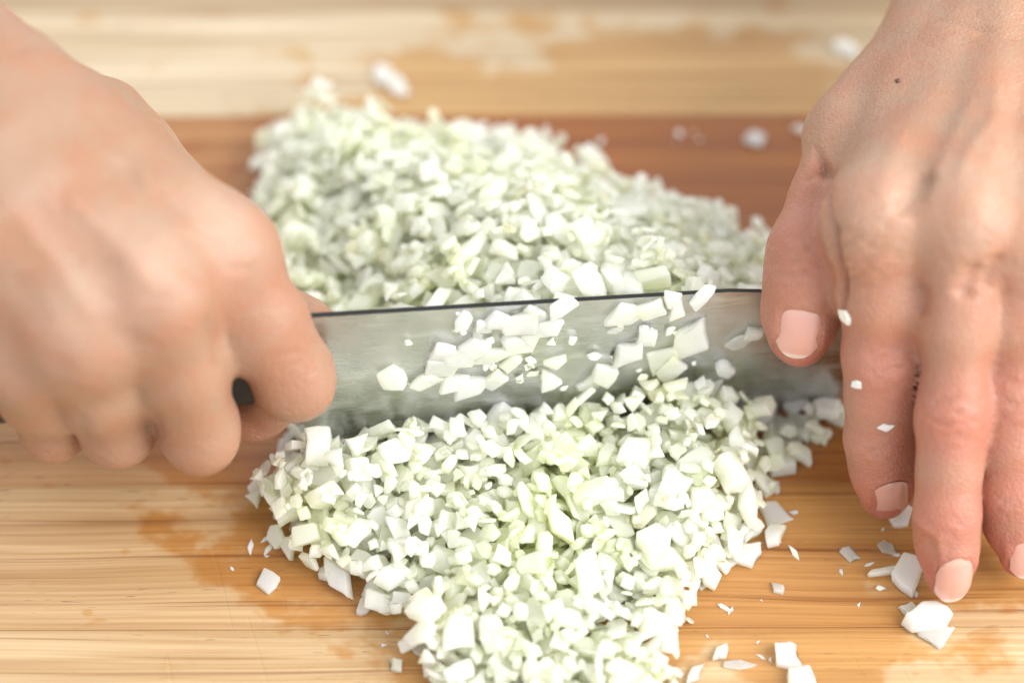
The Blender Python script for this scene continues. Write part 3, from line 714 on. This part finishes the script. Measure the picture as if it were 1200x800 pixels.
pieces = []                       # (variant, matrix, zone)
HM = np.zeros(GX.shape); CORE = np.clip(TB - .0075, 0, None); HM = np.maximum(HM, CORE)
def rot_for(nrm, yaw, tilt, az):
    q = Vector((0, 0, 1)).rotation_difference(Vector(nrm))
    return (q.to_matrix() @ Matrix.Rotation(tilt, 3, Vector((math.cos(az), math.sin(az), 0))) @ Matrix.Rotation(yaw, 3, 'Z'))
def drop(i, x, y, zone, tiltmax=.6, sink=.35):
    me, co, fa, a, t = VAR[i][:5]
    ci = int(round((x - G0[0]) / GH)); cj = int(round((y - G0[1]) / GH)); r_ = int(a / GH) + 1
    if ci < r_ + 1 or cj < r_ + 1 or ci > GN[0] - r_ - 2 or cj > GN[1] - r_ - 2: 
        z = 0; gxn = gyn = 0; w = None
    else:
        w = HM[ci - r_:ci + r_ + 1, cj - r_:cj + r_ + 1]
        g0 = (w[-1].mean() - w[0].mean()) / (2 * r_ * GH); g1 = (w[:, -1].mean() - w[:, 0].mean()) / (2 * r_ * GH)
        gxn, gyn = np.clip(g0, -.8, .8), np.clip(g1, -.8, .8)
        z = np.percentile(w, 62)
    n = unit([-gxn, -gyn, 1.0])
    tl = abs(rng.normal()) * tiltmax * .6 if z > .0005 else 0.0
    if rng.rand() < .18 and z > .0005: tl = rng.uniform(.7, 1.5)
    M3 = rot_for(n, rng.rand() * 6.3, tl, rng.rand() * 6.3)
    R_ = np.array(M3); w3 = co @ R_.T
    if z > .0005: zc = z - w3[:, 2].min() * (1 - sink)
    else: zc = -w3[:, 2].min() + .00005
    zc = max(zc, -w3[:, 2].min() + .00005)
    bo = blade_off(w3[:, 0] + x, w3[:, 1] + y)
    if zone == 'b' and bo.min() < .0016:
        d = .0016 - bo.min(); x += -kd[1] * d; y += kd[0] * d
    if zone == 'f' and bo.max() > -.0014 and zc < .05:
        d = bo.max() + .0014; x += kd[1] * d; y -= kd[0] * d
    M = Matrix.Translation((x, y, zc)) @ M3.to_4x4()
    if w is not None:
        X = (np.arange(-r_, r_ + 1) * GH)[:, None]; Y = (np.arange(-r_, r_ + 1) * GH)[None, :]
        mask = X * X + Y * Y < (a * .95) ** 2
        top = zc + w3[:, 2].max() * .75
        HM[ci - r_:ci + r_ + 1, cj - r_:cj + r_ + 1] = np.where(mask, np.maximum(w, top - (X * X + Y * Y) / a * .25), w)
    pieces.append((i, M, zone))
def fill(T, zone, nmax, bigbias):
    need = T - HM; idx = np.argwhere(T > .0005)
    pr = T[idx[:, 0], idx[:, 1]]
    for q in range(nmax):
        c = idx[rng.randint(len(idx), size=14)]
        d = T[c[:, 0], c[:, 1]] - HM[c[:, 0], c[:, 1]]
        b = d.argmax()
        if d[b] < -.0008: break
        i = rng.choice(BIG) if rng.rand() < bigbias else rng.randint(len(VAR))
        drop(int(i), gx[c[b, 0]] + rng.uniform(-.5, .5) * GH, gy[c[b, 1]] + rng.uniform(-.5, .5) * GH, zone)
fill(TB, 'b', 3200, .2)
fill(TF, 'f', 2900, .2)
HUGE = []
for q in range(10):
    a = float(rng.uniform(.0031, .0039)); t = a * rng.uniform(.6, 1.0); n = int(rng.choice([4, 4, 5]))
    me = bm_mesh('onion_piece', piece_bm(n, a, t, .3, rng.choice([1.0, 1.15, 1.3])), ONION)
    co = np.array([v.co[:] for v in me.vertices]); fa = [list(p.vertices) for p in me.polygons]; vn = np.zeros_like(co); va = np.zeros(len(co))
    for p in me.polygons:
        for k in p.vertices:
            if p.area > va[k]: va[k] = p.area; vn[k] = p.normal
    me.polygons.foreach_set('use_smooth', [True] * len(me.polygons)); me.normals_split_custom_set_from_vertices(vn.tolist())
    HUGE.append(len(VAR)); VAR.append((me, co, fa, a, t, n, vn))
cand = np.argwhere((TB > .012) & (BO < .015) & (BO > .004) & (u_b > .036)); 
for q in range(26):
    c = min((cand[rng.randint(len(cand))] for _ in range(6)), key=lambda c: HM[c[0], c[1]] - TB[c[0], c[1]])
    drop(HUGE[rng.randint(10)], gx[c[0]], gy[c[1]], 'b', .8)
cand = np.argwhere((TB > .006) & (BO > .012))
for q in range(60):
    c = cand[rng.randint(len(cand))]
    if HM[c[0], c[1]] < TB[c[0], c[1]] + .002: drop(HUGE[rng.randint(10)], gx[c[0]], gy[c[1]], 'b', .8, .5)
cand = np.argwhere((TF > .004) & (BO < -.010))
for q in range(14):
    c = cand[rng.randint(len(cand))]; drop(HUGE[rng.randint(10)], gx[c[0]], gy[c[1]], 'f', .3, .5)
def box(A, r_):
    c = np.cumsum(np.cumsum(np.pad(A, ((r_ + 1, r_), (r_ + 1, r_)), mode='edge'), 0), 1); w = 2 * r_ + 1
    return (c[w:, w:] - c[:-w, w:] - c[w:, :-w] + c[:-w, :-w]) / w ** 2
TINY = [i for i in range(64) if VAR[i][3] < .0019]
for rnd in range(4):
    for zone, T, nn in (('b', TB, 190), ('f', TF, 190)):
        avg = box(HM, 4); low = avg - HM + np.where(HM > T + .002, -1, 0); cand = np.argwhere((low > .0009) & (T > .002) & (np.abs(BO) > .004)); sc_ = low[cand[:, 0], cand[:, 1]]
        for q in np.argsort(-sc_ * rng.uniform(.3, 1, len(sc_)))[:nn * 3:3]:
            c = cand[q]
            if HM[c[0], c[1]] > min(avg[c[0], c[1]] - .0004, T[c[0], c[1]] + .002): continue
            drop(TINY[rng.randint(len(TINY))], gx[cand[q, 0]], gy[cand[q, 1]], zone, .8, .3)
for zone, T, nn, tl in (('b', TB, 250, .6), ('f', TF, 330, .4)):      # a last layer of larger dice on top
    cand = np.argwhere((T > .0026) & (np.abs(BO) > .005))
    for q in range(nn):
        c = min((cand[rng.randint(len(cand))] for _ in range(5)), key=lambda c: HM[c[0], c[1]] - T[c[0], c[1]])
        if HM[max(0, c[0] - 3):c[0] + 4, max(0, c[1] - 3):c[1] + 4].max() > T[c[0], c[1]] + .004: continue
        i = HUGE[rng.randint(10)] if rng.rand() < .12 else int(rng.choice(BIG)) if rng.rand() < .6 else rng.randint(64)
        drop(int(i), gx[c[0]], gy[c[1]], zone, tl, .5)
# sparse fringe round the front heap: single pieces and small gaps
fringe = ground([(470, 700), (470, 740), (450, 800), (560, 790), (540, 740), (500, 715)], 0)
fr = poly_sdf(fringe, GX, GY); cand = np.argwhere(fr > .001)
for q in range(26):
    c = cand[rng.randint(len(cand))]
    if HM[c[0], c[1]] < .001: drop(int(rng.randint(len(VAR))), gx[c[0]], gy[c[1]], 'f')
fr2 = poly_sdf(ground([(850, 440), (985, 425), (990, 500), (945, 545), (900, 600), (870, 560)], 0), GX, GY); cand = np.argwhere((fr2 > .001) & (BO < -.004))
for q in range(60):
    c = cand[rng.randint(len(cand))]
    if HM[c[0], c[1]] < .001: drop(int(rng.randint(64)), gx[c[0]], gy[c[1]], 'f')

# ---- pieces clinging to the face of the blade
def face_point(px, py, lift):
    P0 = np.array(KM @ Vector((0, -.0011 - lift, 0))); n = np.array(KM.to_3x3() @ Vector((0, -1, 0)))
    d = ray(px, py); return CAM + d * (((P0 - CAM) @ n) / (d @ n))
stuck_spots = [(463, 441, .0026), (543, 382, .0022), (566, 384, .0020), (588, 379, .0030), (612, 377, .0034), (630, 372, .0028), (640, 386, .0024), (606, 402, .0028), (624, 398, .0022), (659, 361, .0026),
               (522, 412, .0024), (538, 420, .0028), (556, 407, .0022), (572, 418, .0026), (514, 432, .0030), (498, 448, .0026), (530, 448, .0028), (553, 452, .0026), (580, 446, .0024),
               (598, 428, .0024), (735, 368, .0028), (763, 364, .0034), (788, 349, .0024), (796, 362, .0024), (822, 350, .0028), (738, 414, .0034), (775, 420, .0030), (812, 398, .0042),
               (760, 394, .0022), (786, 434, .0030), (708, 440, .0024), (650, 424, .0018), (690, 452, .0026), (640, 446, .0024), (865, 402, .0020), (885, 392, .0016), (850, 432, .0022), (720, 388, .0010), (478, 402, .0008), (560, 396, .0012), (670, 400, .0009)]
stuck = []
for (px, py, a) in stuck_spots:
    i = min(rng.randint(len(VAR), size=7), key=lambda q: abs(VAR[q][3] - a)); s = 1.12 * a / VAR[i][3]
    t = VAR[i][4] * s; kt = min(1.0, .0015 / t)
    M3 = Euler((math.radians(-3), KP, kang), 'XYZ').to_matrix() @ Matrix.Rotation(math.radians(90) + rng.normal() * .12, 3, 'X') @ Matrix.Rotation(rng.rand() * 6.3, 3, 'Z')
    M = Matrix.Translation(face_point(px, py, t * kt * .42)) @ M3.to_4x4() @ Matrix.Diagonal((s, s, s * kt, 1))
    stuck.append((int(i), M, px, py))

# ---- single pieces lying on the board, each with its own words
loose_spec = [
    (450, 90, .0030, 'white onion scrap lying on the pale plank above the heap, upper of the touching pair'),
    (469, 103, .0027, 'white onion scrap lying on the pale plank above the heap, lower of the touching pair'),
    (990, 58, .0028, 'blurred onion piece on the top plank beside the wrist of the open hand'),
    (884, 161, .0027, 'single onion piece on the dark red plank between heap and thumb'),
    (937, 150, .0014, 'tiny onion bit peeking out beside the base of the thumb'),
    (314, 681, .0022, 'small triangular onion chip lying alone left of the front heap'),
    (434, 703, .0030, 'oblong onion piece just off the lower left edge of the front heap'),
    (866, 778, .0020, 'narrow upright onion sliver near the lower edge, below the front heap'),
    (845, 763, .0020, 'thin translucent onion flake beside the narrow sliver near the lower edge'),
    (814, 790, .0020, 'onion sliver at the lower edge right beside the front heap'),
    (922, 765, .0036, 'notched white onion chunk alone on the golden plank near the lower edge'),
    (942, 795, .0036, 'onion piece cut by the lower edge under the notched chunk'),
    (912, 689, .0014, 'tiny onion flake alone on the grain right of the front heap'),
    (997, 649, .0022, 'thin translucent onion skin flake left of the middle fingertip'),
    (1040, 641, .0018, 'brownish translucent onion flake just above the middle fingertip'),
    (1056, 605, .0030, 'white onion piece under the tip of the index finger'),
    (1044, 668, .0030, 'elongated onion piece leaning on the middle fingertip from the left'),
    (1066, 672, .0036, 'white onion chunk touching the left side of the middle fingertip'),
    (1082, 722, .0044, 'largest onion chunk below the middle fingertip'),
    (1066, 716, .0026, 'yellowish onion lobe left of the largest chunk below the middle fingertip'),
    (1097, 742, .0034, 'square onion piece at the foot of the largest chunk below the middle fingertip'),
    (898, 572, .0030, 'flat pale yellow onion piece between the front heap and the square pair'),
    (909, 603, .0034, 'upper square of the two onion pieces at the right side of the front heap'),
    (908, 628, .0030, 'lower of the two onion pieces at the right side of the front heap'),
    (878, 645, .0036, 'square white onion piece at the lower right corner of the front heap'),
    (868, 462, .0044, 'rounded white onion lump on the board left of the thumb tip'),
    (921, 466, .0042, 'large onion piece standing on the board below the thumb tip'),
    (898, 486, .0034, 'square onion piece between the rounded lump and the piece below the thumb'),
    (968, 472, .0036, 'long thin onion sliver in the shade beside the index finger'),
    (978, 490, .0022, 'small onion piece in the shade touching the index finger'),
    (952, 462, .0028, 'glassy onion piece in the shade under the thumb'),
    (905, 528, .0036, 'upper onion piece of the clump right of the front heap'),
    (925, 512, .0034, 'tilted onion piece at the right end of the clump right of the front heap'),
    (918, 545, .0038, 'lower onion piece of the clump right of the front heap'),
    (962, 512, .0020, 'small reddish shaded onion bit near the index finger'),
    (948, 508, .0018, 'tiny onion bit left of the reddish shaded one near the index finger'),
]
loose = []
for (px, py, a, lab) in loose_spec:
    a *= .9 if a > .0028 else 1
    i = min(rng.randint(len(VAR), size=9), key=lambda q: abs(VAR[q][3] - a) + (0 if ('triang' in lab) == (VAR[q][5] == 3) else .002)); s = a / VAR[i][3]
    p = J(px, py, VAR[i][4] * s * .45)
    M3 = Matrix.Rotation(rng.normal() * .08, 3, 'X') @ Matrix.Rotation(rng.rand() * 6.3, 3, 'Z')
    w3 = (VAR[i][1] * s) @ np.array(M3).T
    el = Matrix.Diagonal((1.5, .62, .7, 1)) if ('sliver' in lab or 'oblong' in lab or 'elongated' in lab) else Matrix.Diagonal((1, 1, .45 if 'flake' in lab else .8, 1))
    zc = -((VAR[i][1] * s * np.array([el[0][0], el[1][1], el[2][2]])) @ np.array(M3).T)[:, 2].min()
    M = Matrix.Translation((p[0], p[1], zc + .0001)) @ M3.to_4x4() @ el @ Matrix.Diagonal((s, s, s, 1))
    loose.append((int(i), M, lab))

# ---- which pieces show largest from the photograph's viewpoint
bv, bf, owner = [], [], []
for pi, (i, M, zone) in enumerate(pieces):
    me, co, fa, a, t = VAR[i][:5]; A = np.array(M); w = co @ A[:3, :3].T + A[:3, 3]; o = len(bv)
    bv.extend(map(Vector, w)); bf.extend([[k + o for k in f] for f in fa]); owner.extend([pi] * len(fa))
for (V, F) in ((VA, FA), (VB, FB)):
    o = len(bv); bv.extend(map(Vector, V)); bf.extend((F + o).tolist()); owner.extend([-1] * len(F))
tree = BVHTree.FromPolygons(bv, bf)
seen = np.zeros(len(pieces))
for py in np.arange(1, 800, 3.5):
    for px in np.arange(255, 1010, 3.5):
        h_ = tree.ray_cast(Vector(CAM), Vector(ray(px, py)).normalized(), 2.0)
        if h_[2] is not None and owner[h_[2]] >= 0: seen[owner[h_[2]]] += 1
NIND = 297 - len(stuck) - len(loose)
chosen = set(np.argsort(-seen)[:NIND].tolist())

# ---- link them, each with its own words
SHAPE = {3: 'three-cornered', 4: 'four-cornered', 5: 'five-cornered', 6: 'roundish'}
def words_for(i, M, r, g, where, sc=1.0):
    a, t, n = VAR[i][3] * sc, VAR[i][4] * sc, VAR[i][5]
    size = 'tiny' if a < .0016 else 'small' if a < .0023 else 'big' if a > .0033 else 'medium'
    col = 'yellow-tinged' if g > .96 else 'pale green' if r > .74 else 'white'
    z = abs(M.to_3x3().col[2].normalized().z)
    lie = '' if 'stuck' in where else 'level ' if z > .93 else 'slanting ' if z > .6 else 'upright '
    return f"{lie}{size + ' ' if size != 'medium' else ''}{col} {SHAPE[n]} onion {'chip' if t < .62 * a else 'dice'} {where}"
def screen(M):
    p = np.array(M.translation) - CAM
    d = p @ np.array([0, math.cos(ELEV), -math.sin(ELEV)])
    return 600 + FPX * p[0] / d, 400 - FPX * (p @ np.array([0, math.sin(ELEV), math.cos(ELEV)])) / d
def where_back(px, py):
    if py < 175: return 'on the far edge of the tall heap, ' + ('fist end' if px < 420 else 'middle' if px < 560 else 'thumb end')
    if px < 390: return 'in the tall heap beside the fist'
    if px > 800: return 'by the thumb in the tall heap'
    if py > 268 + (600 - px) * .06: return 'right behind the knife spine, ' + ('fist side' if px < 560 else 'thumb side' if px > 690 else 'middle')
    return 'on the tall heap\'s slope, ' + ('fist side' if px < 520 else 'middle' if px < 660 else 'thumb side')
def where_front(px, py):
    if px > 850: return 'on bare wood near the index finger'
    if px < 380: return 'on the low heap\'s left edge, ' + ('under the fist' if py < 570 else 'by bare wood')
    if py < 500: return 'heaped against the blade front, ' + ('fist side' if px < 520 else 'middle' if px < 680 else 'thumb side')
    if py > 690: return 'in the low heap\'s tail, ' + ('left side' if px < 590 else 'middle' if px < 700 else 'right side')
    if px > 770: return 'on the low heap\'s right edge'
    return 'amid the low heap, ' + ('nearer the blade' if py < 590 else 'nearer its tail') + (' and fist' if px < 560 else ' and thumb' if px > 670 else '')
def where_blade(px, py):
    if py < 372 and px > 640: return 'stuck on the blade\'s spine edge, ' + ('mid blade' if px < 700 else 'near the thumb')
    if px < 510: return 'stuck low on the blade by the fist'
    if px < 690: return 'stuck mid blade, ' + ('upper cluster' if py < 403 else 'lower cluster' if px < 600 else 'beside the lower cluster')
    return 'stuck on the blade by the thumb, ' + ('upper row' if py < 396 else 'lower row' if px < 830 else 'in its shade')
QUEUE = []
def put(i, M, r, g, label, group):
    o = link('onion_piece', VAR[i][0]); o.matrix_world = M; o.color = (r, g, 0, 1); tag(o, label, 'onion piece', group)
    QUEUE.append((label, screen(M)[0], o)); return o
rest = {'b': [[], [], [], []], 'f': [[], [], [], []]}
for pi, (i, M, zone) in enumerate(pieces):
    r, g = float(rng.rand()), float(rng.rand())
    if zone == 'b': r = r ** .6
    if pi in chosen:
        px, py = screen(M)
        put(i, M, r, g, words_for(i, M, r, g, (where_back if zone == 'b' else where_front)(px, py)), 'onion dice heaped behind the knife' if zone == 'b' else 'onion dice spread in front of the knife')
    else:
        me, co, fa, a, t = VAR[i][:5]; A = np.array(M); w = co @ A[:3, :3].T + A[:3, 3]; v_, f_, t_, n_ = rest[zone]; n_.extend((VAR[i][6] @ A[:3, :3].T).tolist())
        o = len(v_); v_.extend(w.tolist()); f_.extend([[k + o for k in f] for f in fa]); t_.extend([(r, g, 0, 1)] * len(w))
# inner bulk of the tall heap, under its outer dice
v_, f_, t_, n_ = rest['b']; st = 4; ii = np.arange(0, GN[0], st); jj = np.arange(0, GN[1], st); mp = {}
for a_ in ii:
    for b_ in jj:
        if CORE[a_, b_] > .0005: mp[(a_, b_)] = len(v_); v_.append([gx[a_], gy[b_], CORE[a_, b_] - .001]); t_.append((.6, .2, 0, 1)); n_.append((0, 0, 1))
for (a_, b_) in list(mp):
    q = [(a_, b_), (a_ + st, b_), (a_ + st, b_ + st), (a_, b_ + st)]
    if all(k in mp for k in q): f_.append([mp[k] for k in q])
for zone, lab in (('b', 'mass of fine onion dice inside the tall heap behind the knife'), ('f', 'mass of fine onion dice among the low heap in front of the knife')):
    me = bpy.data.meshes.new('diced_onion'); me.from_pydata(rest[zone][0], [], rest[zone][1]); me.materials.append(ONION); me.update()
    me.polygons.foreach_set('use_smooth', [True] * len(me.polygons)); me.normals_split_custom_set_from_vertices(rest[zone][3])
    at = me.attributes.new('tint', 'FLOAT_COLOR', 'POINT'); at.data.foreach_set('color', np.array(rest[zone][2], np.float32).ravel())
    o = tag(link('diced_onion', me), lab, 'diced onion', kind='stuff'); o.color = (0, 0, 0, 1)
for (i, M, px, py) in stuck:
    r, g = float(rng.rand()) * .8, float(rng.rand()) * .95
    put(i, M, r, g, words_for(i, M, r, g, where_blade(px, py), M.to_scale()[0]), 'onion scraps stuck to the blade')
for (i, M, lab) in loose:
    put(i, M, .95 if 'yellow' in lab else .3 * float(rng.rand()), .97 if 'yellow' in lab else .2, lab, 'single onion pieces lying loose on the board')
# crumbs too small to count: on the blade and on the board round the heaps
def crumbs(mats, label):
    v_, f_, t_, n_ = [], [], [], []
    for (i, M) in mats:
        me, co, fa, a, t = VAR[i][:5]; A = np.array(M); o = len(v_)
        v_.extend((co @ A[:3, :3].T + A[:3, 3]).tolist()); f_.extend([[k + o for k in f] for f in fa]); n_.extend((VAR[i][6] @ A[:3, :3].T).tolist())
        t_.extend([(float(rng.rand()), .2, 0, 1)] * len(co))
    me = bpy.data.meshes.new('onion_crumbs'); me.from_pydata(v_, [], f_); me.materials.append(CRUMB); me.update()
    me.polygons.foreach_set('use_smooth', [True] * len(me.polygons)); me.normals_split_custom_set_from_vertices(n_)
    at = me.attributes.new('tint', 'FLOAT_COLOR', 'POINT'); at.data.foreach_set('color', np.array(t_, np.float32).ravel())
    o = tag(link('onion_crumbs', me), label, 'onion crumbs', kind='stuff'); o.color = (0, 0, 0, 1)
E3 = Euler((math.radians(-3), KP, kang), 'XYZ').to_matrix()
cl = []
for q in range(56):
    c = [(575, 400, 55, 22), (560, 435, 50, 16), (780, 395, 50, 30), (740, 430, 60, 14), (640, 440, 40, 12)][q % 5]
    px, py = c[0] + rng.normal() * c[2] * .6, c[1] + rng.normal() * c[3] * .6
    if py < 366 or px > 885: continue
    i = int(SMALL[rng.randint(len(SMALL))]); sc = rng.uniform(.0004, .0013) / VAR[i][3]
    cl.append((i, Matrix.Translation(face_point(px, py, VAR[i][4] * sc * .2)) @ (E3 @ Matrix.Rotation(math.pi / 2, 3, 'X') @ Matrix.Rotation(rng.rand() * 6, 3, 'Z')).to_4x4() @ Matrix.Diagonal((sc, sc, sc * .5, 1))))
crumbs(cl, 'wet onion crumbs smeared on the flat of the blade')
cl = []
for q in range(80):
    c = [(930, 480, 40, 40), (890, 600, 40, 70), (330, 640, 50, 40), (470, 740, 50, 40), (1050, 660, 60, 40), (850, 740, 60, 40), (700, 160, 130, 14), (310, 230, 25, 50)][q % 8]
    px, py = c[0] + rng.normal() * c[2] * .7, c[1] + rng.normal() * c[3] * .7
    p = J(px, py, 0); ci, cj = int((p[0] - G0[0]) / GH), int((p[1] - G0[1]) / GH)
    if 0 <= ci < GN[0] and 0 <= cj < GN[1] and HM[ci, cj] > .001: continue
    i = int(SMALL[rng.randint(len(SMALL))]); sc = rng.uniform(.0003, .0009) / VAR[i][3]
    cl.append((i, Matrix.Translation((p[0], p[1], VAR[i][4] * sc * .25)) @ Matrix.Rotation(rng.rand() * 6, 4, 'Z') @ Matrix.Diagonal((sc * 1.5, sc * .8, sc * .45, 1))))
crumbs(cl, 'tiny onion crumbs scattered on the board round the heaps')
# bits carried on the skin of the index finger
for (px, py, a, lab) in ((993, 373, .0016, 'small onion bit stuck high on the side of the index finger'), (1003, 450, .0013, 'tiny onion bit stuck on the index finger below its middle joint'),
                         (1037, 500, .0011, 'tiny onion bit stuck on the index finger near the last joint')):
    h_ = TREEB.ray_cast(Vector(CAM), Vector(ray(px, py)).normalized())
    if h_[0] is None: continue
    i = int(SMALL[rng.randint(len(SMALL))]); sc = a / VAR[i][3]
    M = Matrix.Translation(h_[0] + h_[1] * VAR[i][4] * sc * .08) @ Vector((0, 0, 1)).rotation_difference(h_[1]).to_matrix().to_4x4() @ Matrix.Diagonal((sc, sc, sc * .5, 1))
    o = put(i, M, .3, .2, lab, 'onion bits on the index finger'); o.material_slots[0].link = 'OBJECT'; o.material_slots[0].material = CRUMB
# words for the last few that still read alike
same = {}
for lab, px, o in QUEUE: same.setdefault(lab, []).append((px, o))
for lab, l_ in same.items():
    l_.sort(key=lambda q: q[0])
    ends = [''] if len(l_) == 1 or len(l_) > 9 else [', left twin', ', right twin'] if len(l_) == 2 else [f', {w_} alike from left' for w_ in ('first', 'second', 'third', 'fourth', 'fifth', 'sixth', 'seventh', 'eighth', 'ninth')]
    for q, (px, o) in enumerate(l_):
        w_ = (lab + (ends[q] if len(ends) > 1 else '')).split()
        if len(w_) > 16 and 'alike' in w_: w_.remove('alike')
        for drop_ in ('level', 'slanting', 'upright', 'tiny', 'small', 'big'):
            if len(w_) > 16 and drop_ in w_[:3]: w_.remove(drop_)
        if len(w_) > 16 and 'alike' in w_: w_.remove('alike')
        if len(w_) > 16: w_ = [q_ for q_ in w_ if '-cornered' not in q_ and q_ != 'roundish']
        if len(w_) > 16: w_.remove('onion')
        o['label'] = ' '.join(w_)
